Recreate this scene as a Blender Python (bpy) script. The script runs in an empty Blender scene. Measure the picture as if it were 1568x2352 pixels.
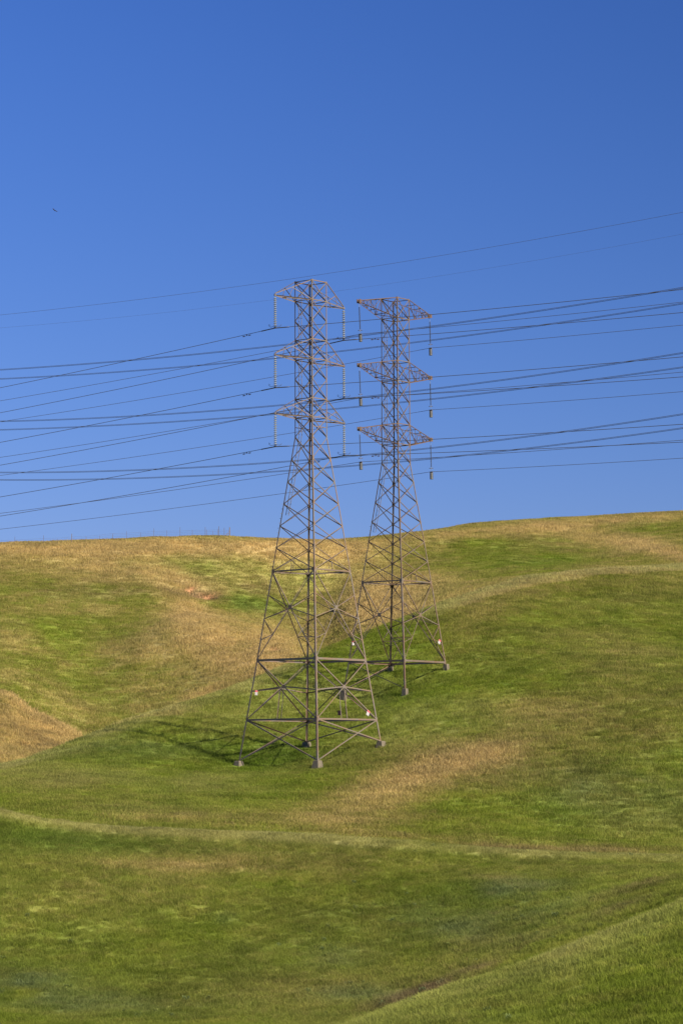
import bpy, bmesh, math, random
import numpy as np
from mathutils import Vector, Matrix
R_ = math.radians
random.seed(7)
rng = np.random.default_rng(11)
sc = bpy.context.scene
col = sc.collection

# ------------------------------------------------------------ camera
# world z = 0 is the eye level of the photographer, y points into the picture
FPX = 11200.0 / 1.7418            # focal length in pixels of a 1568 px wide picture
CX, CY = 784.0, 1176.0
PITCH = math.atan(1045 / 11200.0)
ROLL = 0.0035
cp, sp = math.cos(PITCH), math.sin(PITCH)
ce, se = math.cos(ROLL), math.sin(ROLL)
FW = np.array([0, cp, sp]); R0 = np.array([1.0, 0, 0]); U0 = np.array([0, -sp, cp])
RT = R0 * ce - U0 * se
UP = U0 * ce + R0 * se
cam = bpy.data.cameras.new('camera')
cam.sensor_fit = 'HORIZONTAL'; cam.sensor_width = 24.0
cam.lens = 24.0 * FPX / 1568.0
cam.clip_start = 0.5; cam.clip_end = 20000
camo = bpy.data.objects.new('camera', cam)
col.objects.link(camo)
camo.matrix_world = Matrix(((RT[0], UP[0], -FW[0], 0), (RT[1], UP[1], -FW[1], 0), (RT[2], UP[2], -FW[2], 0), (0, 0, 0, 1)))
sc.camera = camo

# ------------------------------------------------------------ light
SKY_GRADE = ((1.51, 0.1695), (1.185, 0.319), (0.98, 0.822))
SUN_EL, SUN_SIDE = 37.0, 41.0     # sun to the right and behind the camera
to_sun = np.array([math.cos(R_(SUN_SIDE)) * math.cos(R_(SUN_EL)), -math.sin(R_(SUN_SIDE)) * math.cos(R_(SUN_EL)), math.sin(R_(SUN_EL))])
sun = bpy.data.lights.new('sun', 'SUN'); sun.energy = 4.9; sun.angle = R_(0.8); sun.color = (1.0, 0.89, 0.75)
suno = bpy.data.objects.new('sun', sun); col.objects.link(suno)
suno.rotation_euler = Vector(to_sun).to_track_quat('Z', 'Y').to_euler()
w = bpy.data.worlds.new('World'); sc.world = w; w.use_nodes = True
nt = w.node_tree; nt.nodes.clear()
sky = nt.nodes.new('ShaderNodeTexSky'); sky.sky_type = 'NISHITA'; sky.sun_disc = False
sky.sun_elevation = R_(SUN_EL); sky.sun_rotation = R_(90 + SUN_SIDE)
sky.altitude = 300; sky.air_density = 1.0; sky.dust_density = 0.6; sky.ozone_density = 2.5
bg = nt.nodes.new('ShaderNodeBackground'); bg.inputs[1].default_value = 0.070
wo = nt.nodes.new('ShaderNodeOutputWorld')
# clear polarised spring sky: deeper blue than the model's, darker towards the right, 90 degrees from the sun
sep = nt.nodes.new('ShaderNodeSeparateColor'); cmb = nt.nodes.new('ShaderNodeCombineColor'); nt.links.new(sky.outputs[0], sep.inputs[0])
for i_, (gm, k_) in enumerate(SKY_GRADE):
    pw = nt.nodes.new('ShaderNodeMath'); pw.operation = 'POWER'; pw.inputs[1].default_value = gm
    ml = nt.nodes.new('ShaderNodeMath'); ml.operation = 'MULTIPLY'; ml.inputs[1].default_value = k_
    nt.links.new(sep.outputs[i_], pw.inputs[0]); nt.links.new(pw.outputs[0], ml.inputs[0]); nt.links.new(ml.outputs[0], cmb.inputs[i_])
tcw = nt.nodes.new('ShaderNodeTexCoord'); sxy = nt.nodes.new('ShaderNodeSeparateXYZ'); mr = nt.nodes.new('ShaderNodeMapRange')
mr.inputs[1].default_value = -0.3; mr.inputs[2].default_value = 0.3; mr.inputs[3].default_value = 1.26; mr.inputs[4].default_value = 0.76
nt.links.new(tcw.outputs['Generated'], sxy.inputs[0]); nt.links.new(sxy.outputs[0], mr.inputs[0])
vm = nt.nodes.new('ShaderNodeVectorMath'); vm.operation = 'SCALE'
hz = nt.nodes.new('ShaderNodeMapRange'); hz.inputs[1].default_value = 0.0; hz.inputs[2].default_value = 0.25; nt.links.new(sxy.outputs[2], hz.inputs[0])
fm = nt.nodes.new('ShaderNodeMix'); fm.inputs[2].default_value = 1.0; nt.links.new(hz.outputs[0], fm.inputs[0]); nt.links.new(mr.outputs[0], fm.inputs[3])
nt.links.new(cmb.outputs[0], vm.inputs[0]); nt.links.new(fm.outputs[0], vm.inputs[3]); nt.links.new(vm.outputs[0], bg.inputs[0])
nt.links.new(bg.outputs[0], wo.inputs[0])
sc.view_settings.view_transform = 'Standard'; sc.view_settings.look = 'None'
sc.view_settings.exposure = 0.9; sc.view_settings.gamma = 1.0

# ------------------------------------------------------------ helpers
def unp(px, py, Y):
    """point at forward distance Y seen at (px,py) of the 1568x2352 picture"""
    px = np.asarray(px, float); py = np.asarray(py, float)
    a = (px - CX) / FPX; b = (CY - py) / FPX
    dx = FW[0] + RT[0] * a + UP[0] * b; dy = FW[1] + RT[1] * a + UP[1] * b; dz = FW[2] + RT[2] * a + UP[2] * b
    return np.stack([Y * dx / dy, Y * np.ones_like(dx), Y * dz / dy], -1)
def proj(P):
    P = np.asarray(P, float)
    f = P @ FW
    return CX + FPX * (P @ RT) / f, CY - FPX * (P @ UP) / f
def src(x, y, Y): return unp(x / 1.7418, y / 1.7418, Y)
def sm(x):
    x = np.clip(x, 0, 1); return x * x * (3 - 2 * x)
def hash2(ix, iy, s):
    n = (ix * 374761393 + iy * 668265263 + s * 974634777) & 0x7fffffff
    n = ((n ^ (n >> 13)) * 1274126177) & 0x7fffffff
    return ((n ^ (n >> 16)) & 0xffff) / 65535.0
def vnoise(x, y, s=0):
    ix = np.floor(x).astype(np.int64); iy = np.floor(y).astype(np.int64)
    fx = sm(x - ix); fy = sm(y - iy)
    a = hash2(ix, iy, s); b = hash2(ix + 1, iy, s); c = hash2(ix, iy + 1, s); d = hash2(ix + 1, iy + 1, s)
    return (a * (1 - fx) + b * fx) * (1 - fy) + (c * (1 - fx) + d * fx) * fy - 0.5
def fbm(x, y, o=4, s=0):
    r = 0; a = 1.0
    for k in range(o):
        r = r + a * vnoise(x * 2 ** k + 17.3 * k, y * 2 ** k - 9.1 * k, s + k); a *= 0.5
    return r
def pchip(xk, yk, x):
    """xk,yk: (n,K); x: (n,) or (n,m) -> values"""
    d = np.diff(yk, axis=1) / np.diff(xk, axis=1); h = np.diff(xk, axis=1)
    m = np.zeros_like(yk)
    w1 = 2 * h[:, 1:] + h[:, :-1]; w2 = h[:, 1:] + 2 * h[:, :-1]
    d0, d1 = d[:, :-1], d[:, 1:]
    with np.errstate(divide='ignore', invalid='ignore'):
        mm = (w1 + w2) / (w1 / d0 + w2 / d1)
    m[:, 1:-1] = np.where(d0 * d1 > 0, mm, 0); m[:, 0] = d[:, 0]; m[:, -1] = d[:, -1]
    m = np.nan_to_num(m)
    idx = np.clip((x[:, :, None] >= xk[:, None, :]).sum(2) - 1, 0, xk.shape[1] - 2)
    g = lambda A: np.take_along_axis(A, idx, 1)
    x0 = g(xk[:, :-1]); hh = g(h); y0 = g(yk[:, :-1]); y1 = g(yk[:, 1:]); m0 = g(m[:, :-1]); m1 = g(m[:, 1:])
    t = np.clip((x - x0) / hh, 0, 1)
    return y0 * (2 * t**3 - 3 * t**2 + 1) + hh * m0 * (t**3 - 2 * t**2 + t) + y1 * (-2 * t**3 + 3 * t**2) + hh * m1 * (t**3 - t**2)
def pch1(xs, ys, x):
    xs = np.array(xs, float)[None]; ys = np.array(ys, float)[None]
    return pchip(xs, ys, np.clip(np.asarray(x, float), xs[0, 0], xs[0, -1])[None])[0]
def tag(o, label=None, cat=None, group=None, kind=None):
    if label: o['label'] = label
    if cat: o['category'] = cat
    if group: o['group'] = group
    if kind: o['kind'] = kind
    return o
def empty(name, loc, label=None, cat=None, group=None):
    o = bpy.data.objects.new(name, None); o.location = loc; o.empty_display_size = 0.5
    col.objects.link(o); return tag(o, label, cat, group)
class MB:
    def __init__(s): s.v = []; s.f = []
    def add(s, v, f):
        b = len(s.v); s.v += [tuple(map(float, p)) for p in v]; s.f += [tuple(i + b for i in q) for q in f]
    def box(s, c, ax, ay, az):
        c, ax, ay, az = map(np.asarray, (c, ax, ay, az))
        s.add([c + i * ax + j * ay + k * az for i in (-1, 1) for j in (-1, 1) for k in (-1, 1)],
              [(0, 1, 3, 2), (4, 6, 7, 5), (0, 4, 5, 1), (2, 3, 7, 6), (0, 2, 6, 4), (1, 5, 7, 3)])
    def plate(s, p, q, wv, tv):
        """strip from p to q, occupying p..p+wv in width and +-tv thick"""
        p, q, wv, tv = map(np.asarray, (p, q, wv, tv))
        s.box((p + q) / 2 + wv / 2, (q - p) / 2, wv / 2, tv)
    def angle(s, p, q, size, n, flip=False, t=0.008):
        """L-section bar: one flange lies in the face (normal n), the other turns inwards"""
        p = np.asarray(p, float); q = np.asarray(q, float); n = np.asarray(n, float)
        d = q - p; L = np.linalg.norm(d)
        if L < 1e-4: return
        d /= L; wv = np.cross(n, d); wv /= np.linalg.norm(wv); nn = np.cross(d, wv)
        if nn @ n < 0: nn = -nn
        if flip: wv = -wv
        s.plate(p - wv * size / 2, q - wv * size / 2, wv * size, nn * t / 2)
        s.plate(p - wv * (size / 2 - t) - nn * t * .51, q - wv * (size / 2 - t) - nn * t * .51, -nn * size, wv * t / 2)
    def tube(s, pts, r, n=6, cap=True):
        pts = [np.asarray(p, float) for p in pts]; b = len(s.v); rs = r if hasattr(r, '__len__') else [r] * len(pts)
        d0 = pts[-1] - pts[0] if np.linalg.norm(pts[-1] - pts[0]) > 1e-6 else np.array([0, 0, 1.])
        ref = np.array([0, 0, 1.]) if abs(d0[2]) < 0.8 * np.linalg.norm(d0) else np.array([1., 0, 0])
        for i, p in enumerate(pts):
            d = pts[min(i + 1, len(pts) - 1)] - pts[max(i - 1, 0)]; d /= np.linalg.norm(d)
            u = np.cross(d, ref); u /= np.linalg.norm(u); v = np.cross(d, u)
            for k in range(n):
                a = 2 * math.pi * k / n; s.v.append(tuple(p + rs[i] * (math.cos(a) * u + math.sin(a) * v)))
        for i in range(len(pts) - 1):
            for k in range(n):
                s.f.append((b + i * n + k, b + i * n + (k + 1) % n, b + (i + 1) * n + (k + 1) % n, b + (i + 1) * n + k))
        if cap: s.f.append(tuple(b + k for k in range(n))[::-1]); s.f.append(tuple(b + (len(pts) - 1) * n + k for k in range(n)))
    def lathe(s, c, prof, n=14):
        b = len(s.v)
        for r, z in prof:
            for k in range(n):
                a = 2 * math.pi * k / n; s.v.append((c[0] + r * math.cos(a), c[1] + r * math.sin(a), c[2] + z))
        for i in range(len(prof) - 1):
            for k in range(n):
                s.f.append((b + i * n + k, b + (i + 1) * n + k, b + (i + 1) * n + (k + 1) % n, b + i * n + (k + 1) % n))
        s.f.append(tuple(b + k for k in range(n))); s.f.append(tuple(b + (len(prof) - 1) * n + k for k in range(n))[::-1])
    def mesh(s, name, mat, smooth=False):
        me = bpy.data.meshes.new(name); me.from_pydata(s.v, [], s.f); me.update(); me.materials.append(mat)
        if smooth: me.polygons.foreach_set('use_smooth', [True] * len(me.polygons))
        return me
    def build(s, name, mat, parent=None, smooth=False, origin=None):
        """vertices are in world space; parents are unrotated and unscaled"""
        off = np.zeros(3)
        q = parent
        while q is not None: off += np.array(q.location); q = q.parent
        if parent is None and origin is not None: off = np.asarray(origin, float)
        s.v = [tuple(np.asarray(p) - off) for p in s.v]
        o = bpy.data.objects.new(name, s.mesh(name, mat, smooth)); col.objects.link(o)
        if parent is not None: o.parent = parent
        elif origin is not None: o.location = origin
        return o

# ------------------------------------------------------------ materials
def mat(name):
    m = bpy.data.materials.new(name); m.use_nodes = True; t = m.node_tree; t.nodes.clear()
    o = t.nodes.new('ShaderNodeOutputMaterial'); b = t.nodes.new('ShaderNodeBsdfPrincipled'); t.links.new(b.outputs[0], o.inputs[0])
    return m, t, b, o
def N(t, typ, **k):
    n = t.nodes.new(typ)
    for a, v in k.items():
        if a.startswith('_'): n.inputs[int(a[1:])].default_value = v
        else: setattr(n, a, v)
    return n
def ramp(t, fac, stops):
    r = t.nodes.new('ShaderNodeValToRGB'); e = r.color_ramp.elements
    while len(e) < len(stops): e.new(0.5)
    for i, (p, c) in enumerate(stops): e[i].position = p; e[i].color = (*c, 1)
    t.links.new(fac, r.inputs[0]); return r
def steel(name, base, rust, amount, rough=0.6, metal=0.25):
    m, t, b, o = mat(name)
    g = N(t, 'ShaderNodeNewGeometry')
    n1 = N(t, 'ShaderNodeTexNoise'); n1.inputs['Scale'].default_value = 0.9; n1.inputs['Detail'].default_value = 6; n1.inputs['Roughness'].default_value = 0.7
    n2 = N(t, 'ShaderNodeTexNoise'); n2.inputs['Scale'].default_value = 9.0; n2.inputs['Detail'].default_value = 4
    t.links.new(g.outputs['Position'], n1.inputs['Vector']); t.links.new(g.outputs['Position'], n2.inputs['Vector'])
    r = ramp(t, n1.outputs[0], [(0.5 - amount * .5, (0, 0, 0)), (0.72 - amount * .5, (1, 1, 1))])
    r2 = ramp(t, n2.outputs[0], [(0.3, tuple(c * .82 for c in base)), (0.7, tuple(min(1, c * 1.12) for c in base))])
    mx = N(t, 'ShaderNodeMix', data_type='RGBA'); t.links.new(r.outputs[0], mx.inputs[0]); t.links.new(r2.outputs[0], mx.inputs[6]); mx.inputs[7].default_value = (*rust, 1)
    t.links.new(mx.outputs[2], b.inputs['Base Color']); b.inputs['Metallic'].default_value = metal; b.inputs['Roughness'].default_value = rough
    return m
def plain(name, c, rough=0.6, metal=0.0, var=0.15, scale=6):
    m, t, b, o = mat(name)
    tc = N(t, 'ShaderNodeNewGeometry')
    n = N(t, 'ShaderNodeTexNoise'); n.inputs['Scale'].default_value = scale; n.inputs['Detail'].default_value = 5
    t.links.new(tc.outputs['Position'], n.inputs['Vector'])
    r = ramp(t, n.outputs[0], [(0.3, tuple(x * (1 - var) for x in c)), (0.7, tuple(min(1, x * (1 + var)) for x in c))])
    t.links.new(r.outputs[0], b.inputs['Base Color']); b.inputs['Roughness'].default_value = rough; b.inputs['Metallic'].default_value = metal
    return m
M_ST1 = steel('weathered_steel', (0.175, 0.155, 0.128), (0.21, 0.135, 0.080), 0.20)
M_ST2 = steel('rusting_steel', (0.170, 0.150, 0.122), (0.165, 0.105, 0.060), 0.28)
M_RUST = steel('rusty_steel', (0.150, 0.118, 0.086), (0.135, 0.080, 0.048), 0.35)
M_LAD = plain('dark_galvanised', (0.13, 0.12, 0.12))
M_INS = plain('grey_porcelain', (0.235, 0.255, 0.24), 0.35)
M_CAP = plain('iron_cap', (0.12, 0.11, 0.10), 0.6)
M_POLY = plain('grey_polymer', (0.06, 0.06, 0.065), 0.5)
M_WGT = plain('cast_weight', (0.11, 0.115, 0.115), 0.5)
M_WIRE = plain('aluminium_conductor', (0.10, 0.10, 0.11), 0.6, 0.3)
M_CONC = plain('concrete', (0.135, 0.115, 0.078), 0.95, 0, 0.25, 5)
M_SIGNW = plain('sign_white', (0.40, 0.385, 0.385), 0.5, 0, 0.03)
M_SIGNR = plain('sign_red', (0.5, 0.09, 0.1), 0.5, 0, 0.05)
M_SIGNB = plain('sign_back', (0.16, 0.05, 0.04), 0.5)
M_POST = plain('fence_steel', (0.10, 0.075, 0.055), 0.8)
M_WOOD = plain('weathered_post', (0.16, 0.12, 0.085), 0.9)
M_BIRD = plain('dark_feathers', (0.05, 0.04, 0.04), 0.8)

# ------------------------------------------------------------ terrain
NS = 600
XS = np.linspace(-700, 2300, 301)              # picture columns the terrain profile is defined for
def line(pts):
    """pts (x, Y, row) -> Y(x), row(x)"""
    p = np.array(pts, float)
    return pch1(p[:, 0], p[:, 1], XS), pch1(p[:, 0], p[:, 2], XS)
def shift(L, dY, dr): return L[0] + dY, L[1] + dr
def c_(pts, Y): return line([(x, Y, r) for x, r in pts])
EXT = [(-700, None), (2300, None)]
A_cr = line([(-700, 110, 2500), (0, 112, 2425), (600, 112, 2400), (800, 112, 2354), (934, 112, 2304), (1034, 113, 2271), (1209, 115, 2214), (1334, 116, 2168), (1484, 118, 2109), (1568, 119, 2074), (1750, 121, 2010), (2300, 125, 1900)])
B_cr = line([(-700, 178, 1780), (-200, 177, 1835), (0, 176, 1865), (100, 176, 1885), (225, 175, 1900), (350, 175, 1912), (500, 175, 1920), (650, 174, 1922), (784, 174, 1931), (984, 174, 1946), (1184, 173, 1960), (1384, 172, 1966), (1568, 172, 1968), (2300, 170, 1975)])
C_cr = line([(-700, 225, 1830), (-200, 238, 1790), (0, 246, 1760), (60, 250, 1745), (180, 256, 1700), (300, 264, 1655), (430, 272, 1613), (560, 281, 1570), (650, 288, 1532), (740, 295, 1497), (860, 303, 1446), (950, 310, 1411), (1013, 315, 1387), (1096, 323, 1365), (1169, 330, 1343), (1227, 336, 1329), (1291, 342, 1323), (1340, 346, 1317), (1413, 350, 1309), (1486, 354, 1306), (1568, 360, 1303), (2300, 380, 1280)])
D_cr = line([(-700, 520, 1270), (0, 528, 1250), (120, 529, 1246), (200, 530, 1243), (400, 533, 1236), (500, 534, 1234), (560, 535, 1236), (620, 536, 1239), (700, 540, 1242), (780, 548, 1242), (804, 550, 1240), (969, 570, 1223), (1120, 585, 1202), (1267, 592, 1192), (1413, 597, 1184), (1568, 600, 1176), (2300, 610, 1150)])
def frac(L0, L1, f, rows):
    p = np.array(rows, float); return L0 + (L1 - L0) * f, pch1(p[:, 0], p[:, 1], XS)
lines = [
    c_([(-700, 2560), (2300, 2560)], 60),
    c_([(-700, 2520), (900, 2480), (1568, 2400), (2300, 2300)], 86),
    A_cr,
    line([(-700, 124, 2400), (0, 124, 2368), (600, 124, 2362), (800, 124, 2356), (934, 124, 2322), (1034, 125, 2290), (1209, 126, 2235), (1334, 127, 2190), (1484, 129, 2130), (1568, 130, 2096), (2300, 133, 1960)]),
    line([(-700, 131, 2330), (0, 131, 2320), (600, 131, 2325), (800, 131, 2318), (934, 131, 2292), (1034, 132, 2258), (1209, 133, 2196), (1334, 134, 2148), (1484, 136, 2090), (1568, 137, 2056), (2300, 140, 1985)]),
    c_([(-700, 2150), (0, 2170), (400, 2175), (800, 2175), (1100, 2140), (1300, 2090), (1568, 2020), (2300, 1960)], 147),
    c_([(-700, 1960), (0, 1995), (300, 2025), (600, 2040), (900, 2040), (1200, 2030), (1400, 2010), (1568, 1985), (2300, 1955)], 160),
    shift(B_cr, -3.5, 24),
    B_cr,
    line([(-700, 187, 1810), (0, 186, 1893), (225, 185, 1920), (500, 184, 1934), (784, 184, 1943), (1184, 183, 1968), (1568, 183, 1973), (2300, 182, 1978)]),
    c_([(-700, 1880), (0, 1852), (150, 1862), (300, 1875), (600, 1890), (900, 1905), (1200, 1925), (1568, 1935), (2300, 1930)], 196),
    c_([(-700, 1860), (0, 1800), (300, 1815), (550, 1830), (730, 1838), (900, 1825), (1200, 1815), (1568, 1800), (2300, 1760)], 215),
    (np.minimum(238, C_cr[0] - 6), pch1([-700, 0, 150, 300, 549, 730, 876, 1100, 1300, 1568, 2300], [1845, 1766, 1748, 1748, 1768, 1754, 1728, 1690, 1665, 1640, 1600], XS)),
    (np.maximum(238, C_cr[0] - 8) * .5 + C_cr[0] * .5 - 0, None),
    C_cr,
    shift(C_cr, 22, 45),
    line([(-700, 330, 1480), (0, 330, 1594), (60, 330, 1638), (115, 331, 1662), (191, 332, 1706), (260, 333, 1745), (400, 338, 1735), (560, 345, 1640), (740, 350, 1570), (900, 362, 1480), (1100, 375, 1410), (1300, 386, 1360), (1568, 396, 1335), (2300, 410, 1300)]),
    line([(-700, 362, 1500), (0, 362, 1612), (60, 362, 1655), (115, 362, 1685), (191, 363, 1712), (260, 364, 1720), (400, 366, 1690), (560, 372, 1610), (740, 380, 1545), (900, 388, 1465), (1100, 398, 1385), (1300, 408, 1345), (1568, 418, 1322), (2300, 430, 1290)]),
    line([(-700, 400, 1480), (0, 400, 1540), (200, 405, 1585), (400, 410, 1550), (560, 412, 1500), (650, 414, 1480), (740, 416, 1500), (850, 418, 1452), (1000, 422, 1390), (1200, 432, 1338), (1568, 445, 1308), (2300, 460, 1260)]),
    line([(-700, 435, 1430), (0, 435, 1450), (200, 438, 1462), (330, 440, 1440), (400, 442, 1420), (480, 444, 1412), (560, 445, 1428), (620, 446, 1446), (680, 446, 1476), (740, 446, 1490), (850, 448, 1420), (1000, 455, 1368), (1200, 468, 1322), (1400, 472, 1300), (1568, 478, 1290), (2300, 490, 1240)]),
    line([(-700, 465, 1390), (0, 465, 1385), (200, 468, 1395), (330, 470, 1395), (400, 470, 1402), (480, 470, 1416), (560, 472, 1434), (620, 473, 1455), (680, 474, 1477), (740, 474, 1470), (850, 478, 1382), (1000, 488, 1336), (1200, 500, 1300), (1350, 502, 1298), (1450, 503, 1284), (1568, 506, 1262), (2300, 520, 1210)]),
    line([(-700, 498, 1330), (0, 500, 1318), (300, 502, 1312), (420, 502, 1340), (480, 502, 1352), (560, 504, 1368), (680, 506, 1392), (740, 510, 1385), (850, 516, 1332), (1000, 528, 1292), (1200, 542, 1262), (1350, 548, 1262), (1450, 550, 1240), (1568, 554, 1222), (2300, 566, 1180)]),
    D_cr,
    shift(D_cr, 70, 40),
    (D_cr[0] * 0 + 1200, D_cr[0] * 0 + 1500),
    (D_cr[0] * 0 + 4500, D_cr[0] * 0 + 1720),
]
k = [i for i, L in enumerate(lines) if L[1] is None][0]
prevY = lines[k - 1][0]
lines[k] = ((prevY + C_cr[0]) / 2, pch1([-700, 0, 180, 300, 430, 560, 650, 740, 788, 900, 1025, 1200, 1400, 1568, 2300], [1838, 1762, 1722, 1693, 1675, 1656, 1640, 1618, 1608, 1560, 1505, 1462, 1445, 1438, 1400], XS))
KY = np.stack([L[0] for L in lines], 1); KR = np.stack([L[1] for L in lines], 1)
KT = np.zeros_like(KR)
for j in range(KY.shape[1]):
    KT[:, j] = unp(np.clip(XS, 0, 1568), KR[:, j], 1.0)[:, 2]      # elevation ratio z / y
assert (np.diff(KY, axis=1) > 0).all()
# rows in depth
Yr = np.concatenate([np.linspace(-300, -20, 12), np.linspace(-10, 55, 27), np.arange(57, 86, 1.5), np.arange(86, 200, 0.42), np.arange(200, 320, 0.45), np.arange(320, 380, 1.0), np.arange(380, 605, 0.75), np.arange(606, 700, 5), np.geomspace(710, 6000, 30)])
# columns in u = x / depth
ui = np.linspace(-0.15, 0.15, 520)
uo = 0.15 + np.cumsum(np.linspace(0.004, 0.09, 40))
Ur = np.concatenate([-uo[::-1], ui, uo])
WY = lambda Y: np.where(Y > 60, Y, 60.0)
UU, YY = np.meshgrid(Ur, Yr)
PX = np.clip(CX + FPX * UU, XS[0], XS[-1])
T = np.zeros_like(YY)
xi = (PX[0] - XS[0]) / (XS[1] - XS[0]); i0 = np.clip(np.floor(xi).astype(int), 0, len(XS) - 2); fx = (xi - i0)[:, None]
kY = KY[i0] * (1 - fx) + KY[i0 + 1] * fx; kT = KT[i0] * (1 - fx) + KT[i0 + 1] * fx
for a in range(0, len(Ur), 60):
    b = min(a + 60, len(Ur))
    T[:, a:b] = pchip(kY[a:b], kT[a:b], np.repeat(np.clip(Yr, 60, 4500)[None], b - a, 0)).T
XX = UU * WY(YY)
H = np.where(YY >= 60, YY * T, 0)
h60 = 60 * T[np.argmax(Yr >= 60)]
near = YY < 60
s_ = sm((YY - 6) / 54)
H = np.where(near, -1.75 * (1 - s_) + (h60[None]) * s_, H)
cyr = kY[:, [i for i, L in enumerate(lines) if L is C_cr or (L[0] is C_cr[0])][0]]
# relief
am = sm((YY - 60) / 30) * (1 - sm((YY - 700) / 200))
H = H + am * (0.16 * fbm(XX / 9, YY / 9, 4, 3) + 0.05 * fbm(XX / 1.6, YY / 1.6, 3, 9))
H = H + am * 0.11 * fbm(XX / 6 + 3 * vnoise(XX / 20, YY / 20, 5), YY / 1.5, 3, 15) * (YY < 375)
H = H + am * 0.30 * fbm(XX / 10 + 3 * vnoise(XX / 30, YY / 30, 6), YY / 3.0, 3, 19) * (YY > 375)
dm = sm((YY - 370) / 60) * (1 - sm((YY - 500) / 25))
H = H + dm * (2.2 * fbm(XX / 38, YY / 60, 3, 21) + 0.25 * fbm(XX / 5, YY / 3, 3, 33))
H = H + (YY < 370) * am * 0.25 * fbm(XX / 26, YY / 26, 2, 41)
def grid_uv(X, Y):
    X = np.asarray(X, float); Y = np.asarray(Y, float)
    u = X / WY(Y)
    fj = np.interp(Y, Yr, np.arange(len(Yr))); fi = np.interp(u, Ur, np.arange(len(Ur)))
    j = np.clip(np.floor(fj).astype(int), 0, len(Yr) - 2); i = np.clip(np.floor(fi).astype(int), 0, len(Ur) - 2)
    return i, j, fi - i, fj - j
def samp(G, X, Y):
    i, j, a, b = grid_uv(X, Y)
    return (G[j, i] * (1 - a) + G[j, i + 1] * a) * (1 - b) + (G[j + 1, i] * (1 - a) + G[j + 1, i + 1] * a) * b
# ------------------------------------------------------------ tower plans
def tower_plan(cx, Y0, th, rows, Ws):
    f = 11200.0
    c = src(cx, rows[6], Y0)
    zs = [float(src(cx, r, Y0)[2]) for r in rows]
    a = [W * Y0 * 1.0 / f * (1 + ((2048 - r) / f) * math.tan(PITCH) * 0) / (math.cos(th) + math.sin(th)) for W, r in zip(Ws, rows)]
    return np.array([c[0], c[1]]), zs, a
TH1, TH2 = R_(50), R_(52)
C1, Z1, A1 = tower_plan(1243.5, 243.0, TH1,
    [1129, 1206, 1286, 1363, 1441, 1519, 1598, 1673, 1749, 1840, 1929.5, 2017, 2105, 2193, 2286.6, 2642.5, 2881],
    [129.5, 129.5, 129.5, 129.5, 129.5, 129.5, 129.5, 129.5, 130, 160, 190, 222, 253, 284, 316, 438, 523])
C2, Z2, A2 = tower_plan(1583.0, 273.0, TH2,
    [1198, 1277.5, 1360.6, 1448, 1529, 1614, 1700, 1780.5, 1853.5, 1930.5, 2011.6, 2089.7, 2168, 2246, 2331, 2650.6],
    [113.5, 113.5, 113.5, 113.5, 113.5, 114, 114.5, 115, 117, 145, 171, 199, 226, 251, 282, 391])
def corner(C, th, a, z, name):
    ex = np.array([math.cos(th), math.sin(th)]); ey = np.array([-math.sin(th), math.cos(th)])
    sx, sy = {'F': (-1, -1), 'R': (1, -1), 'B': (1, 1), 'L': (-1, 1)}[name]
    p = C + ex * a / 2 * sx + ey * a / 2 * sy
    return np.array([p[0], p[1], z])
# feet: where the legs meet their footings, z from the picture
def foot(C, th, Z, A, name, px, py):
    """extend the leg line down until it is seen at picture row py"""
    z0, z1, a0, a1 = Z[-2], Z[-1], A[-2], A[-1]
    z = z1
    for _ in range(60):
        a = a1 + (a1 - a0) / (z1 - z0) * (z - z1)
        P = corner(C, th, a, z, name); x, y = proj(P)
        z += (y - py / 1.7418) / FPX * P[1] * 0.9
    return P
FT1 = {n: foot(C1, TH1, Z1, A1, n, *p) for n, p in dict(L=(956, 3045), F=(1272, 3043), R=(1525, 2965), B=(1219, 2969)).items()}
FT2 = {n: foot(C2, TH2, Z2, A2, n, *p) for n, p in dict(L=(1372, 2762), F=(1614, 2755), R=(1787, 2657), B=(1566, 2664)).items()}
for n, P in list(FT1.items()) + list(FT2.items()): print(n, P, proj(P))
# make the ground pass just under every footing top (footings stand 0.35-0.9 m proud)
pts = np.array([np.append(P[:2], P[2] - d) for P, d in [(FT1['L'], .40), (FT1['F'], .62), (FT1['R'], .50), (FT1['B'], .40), (FT2['L'], .9), (FT2['F'], .62), (FT2['R'], .55), (FT2['B'], .5)]])
err = pts[:, 2] - samp(H, pts[:, 0], pts[:, 1])
print('ground error at feet', np.round(err, 2))
K = lambda x, y, q: np.exp(-(((x[..., None] - q[:, 0]) ** 2 + (y[..., None] - q[:, 1]) ** 2) / (2 * 7.0 ** 2)))
wts = np.linalg.solve(K(pts[:, 0], pts[:, 1], pts) + 0.02 * np.eye(8), err)
sel = (YY > 205) & (YY < 300) & (np.abs(XX) < 45)
H[sel] += K(XX[sel], YY[sel], pts) @ wts
print('after', np.round(pts[:, 2] - samp(H, pts[:, 0], pts[:, 1]), 2))

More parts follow.
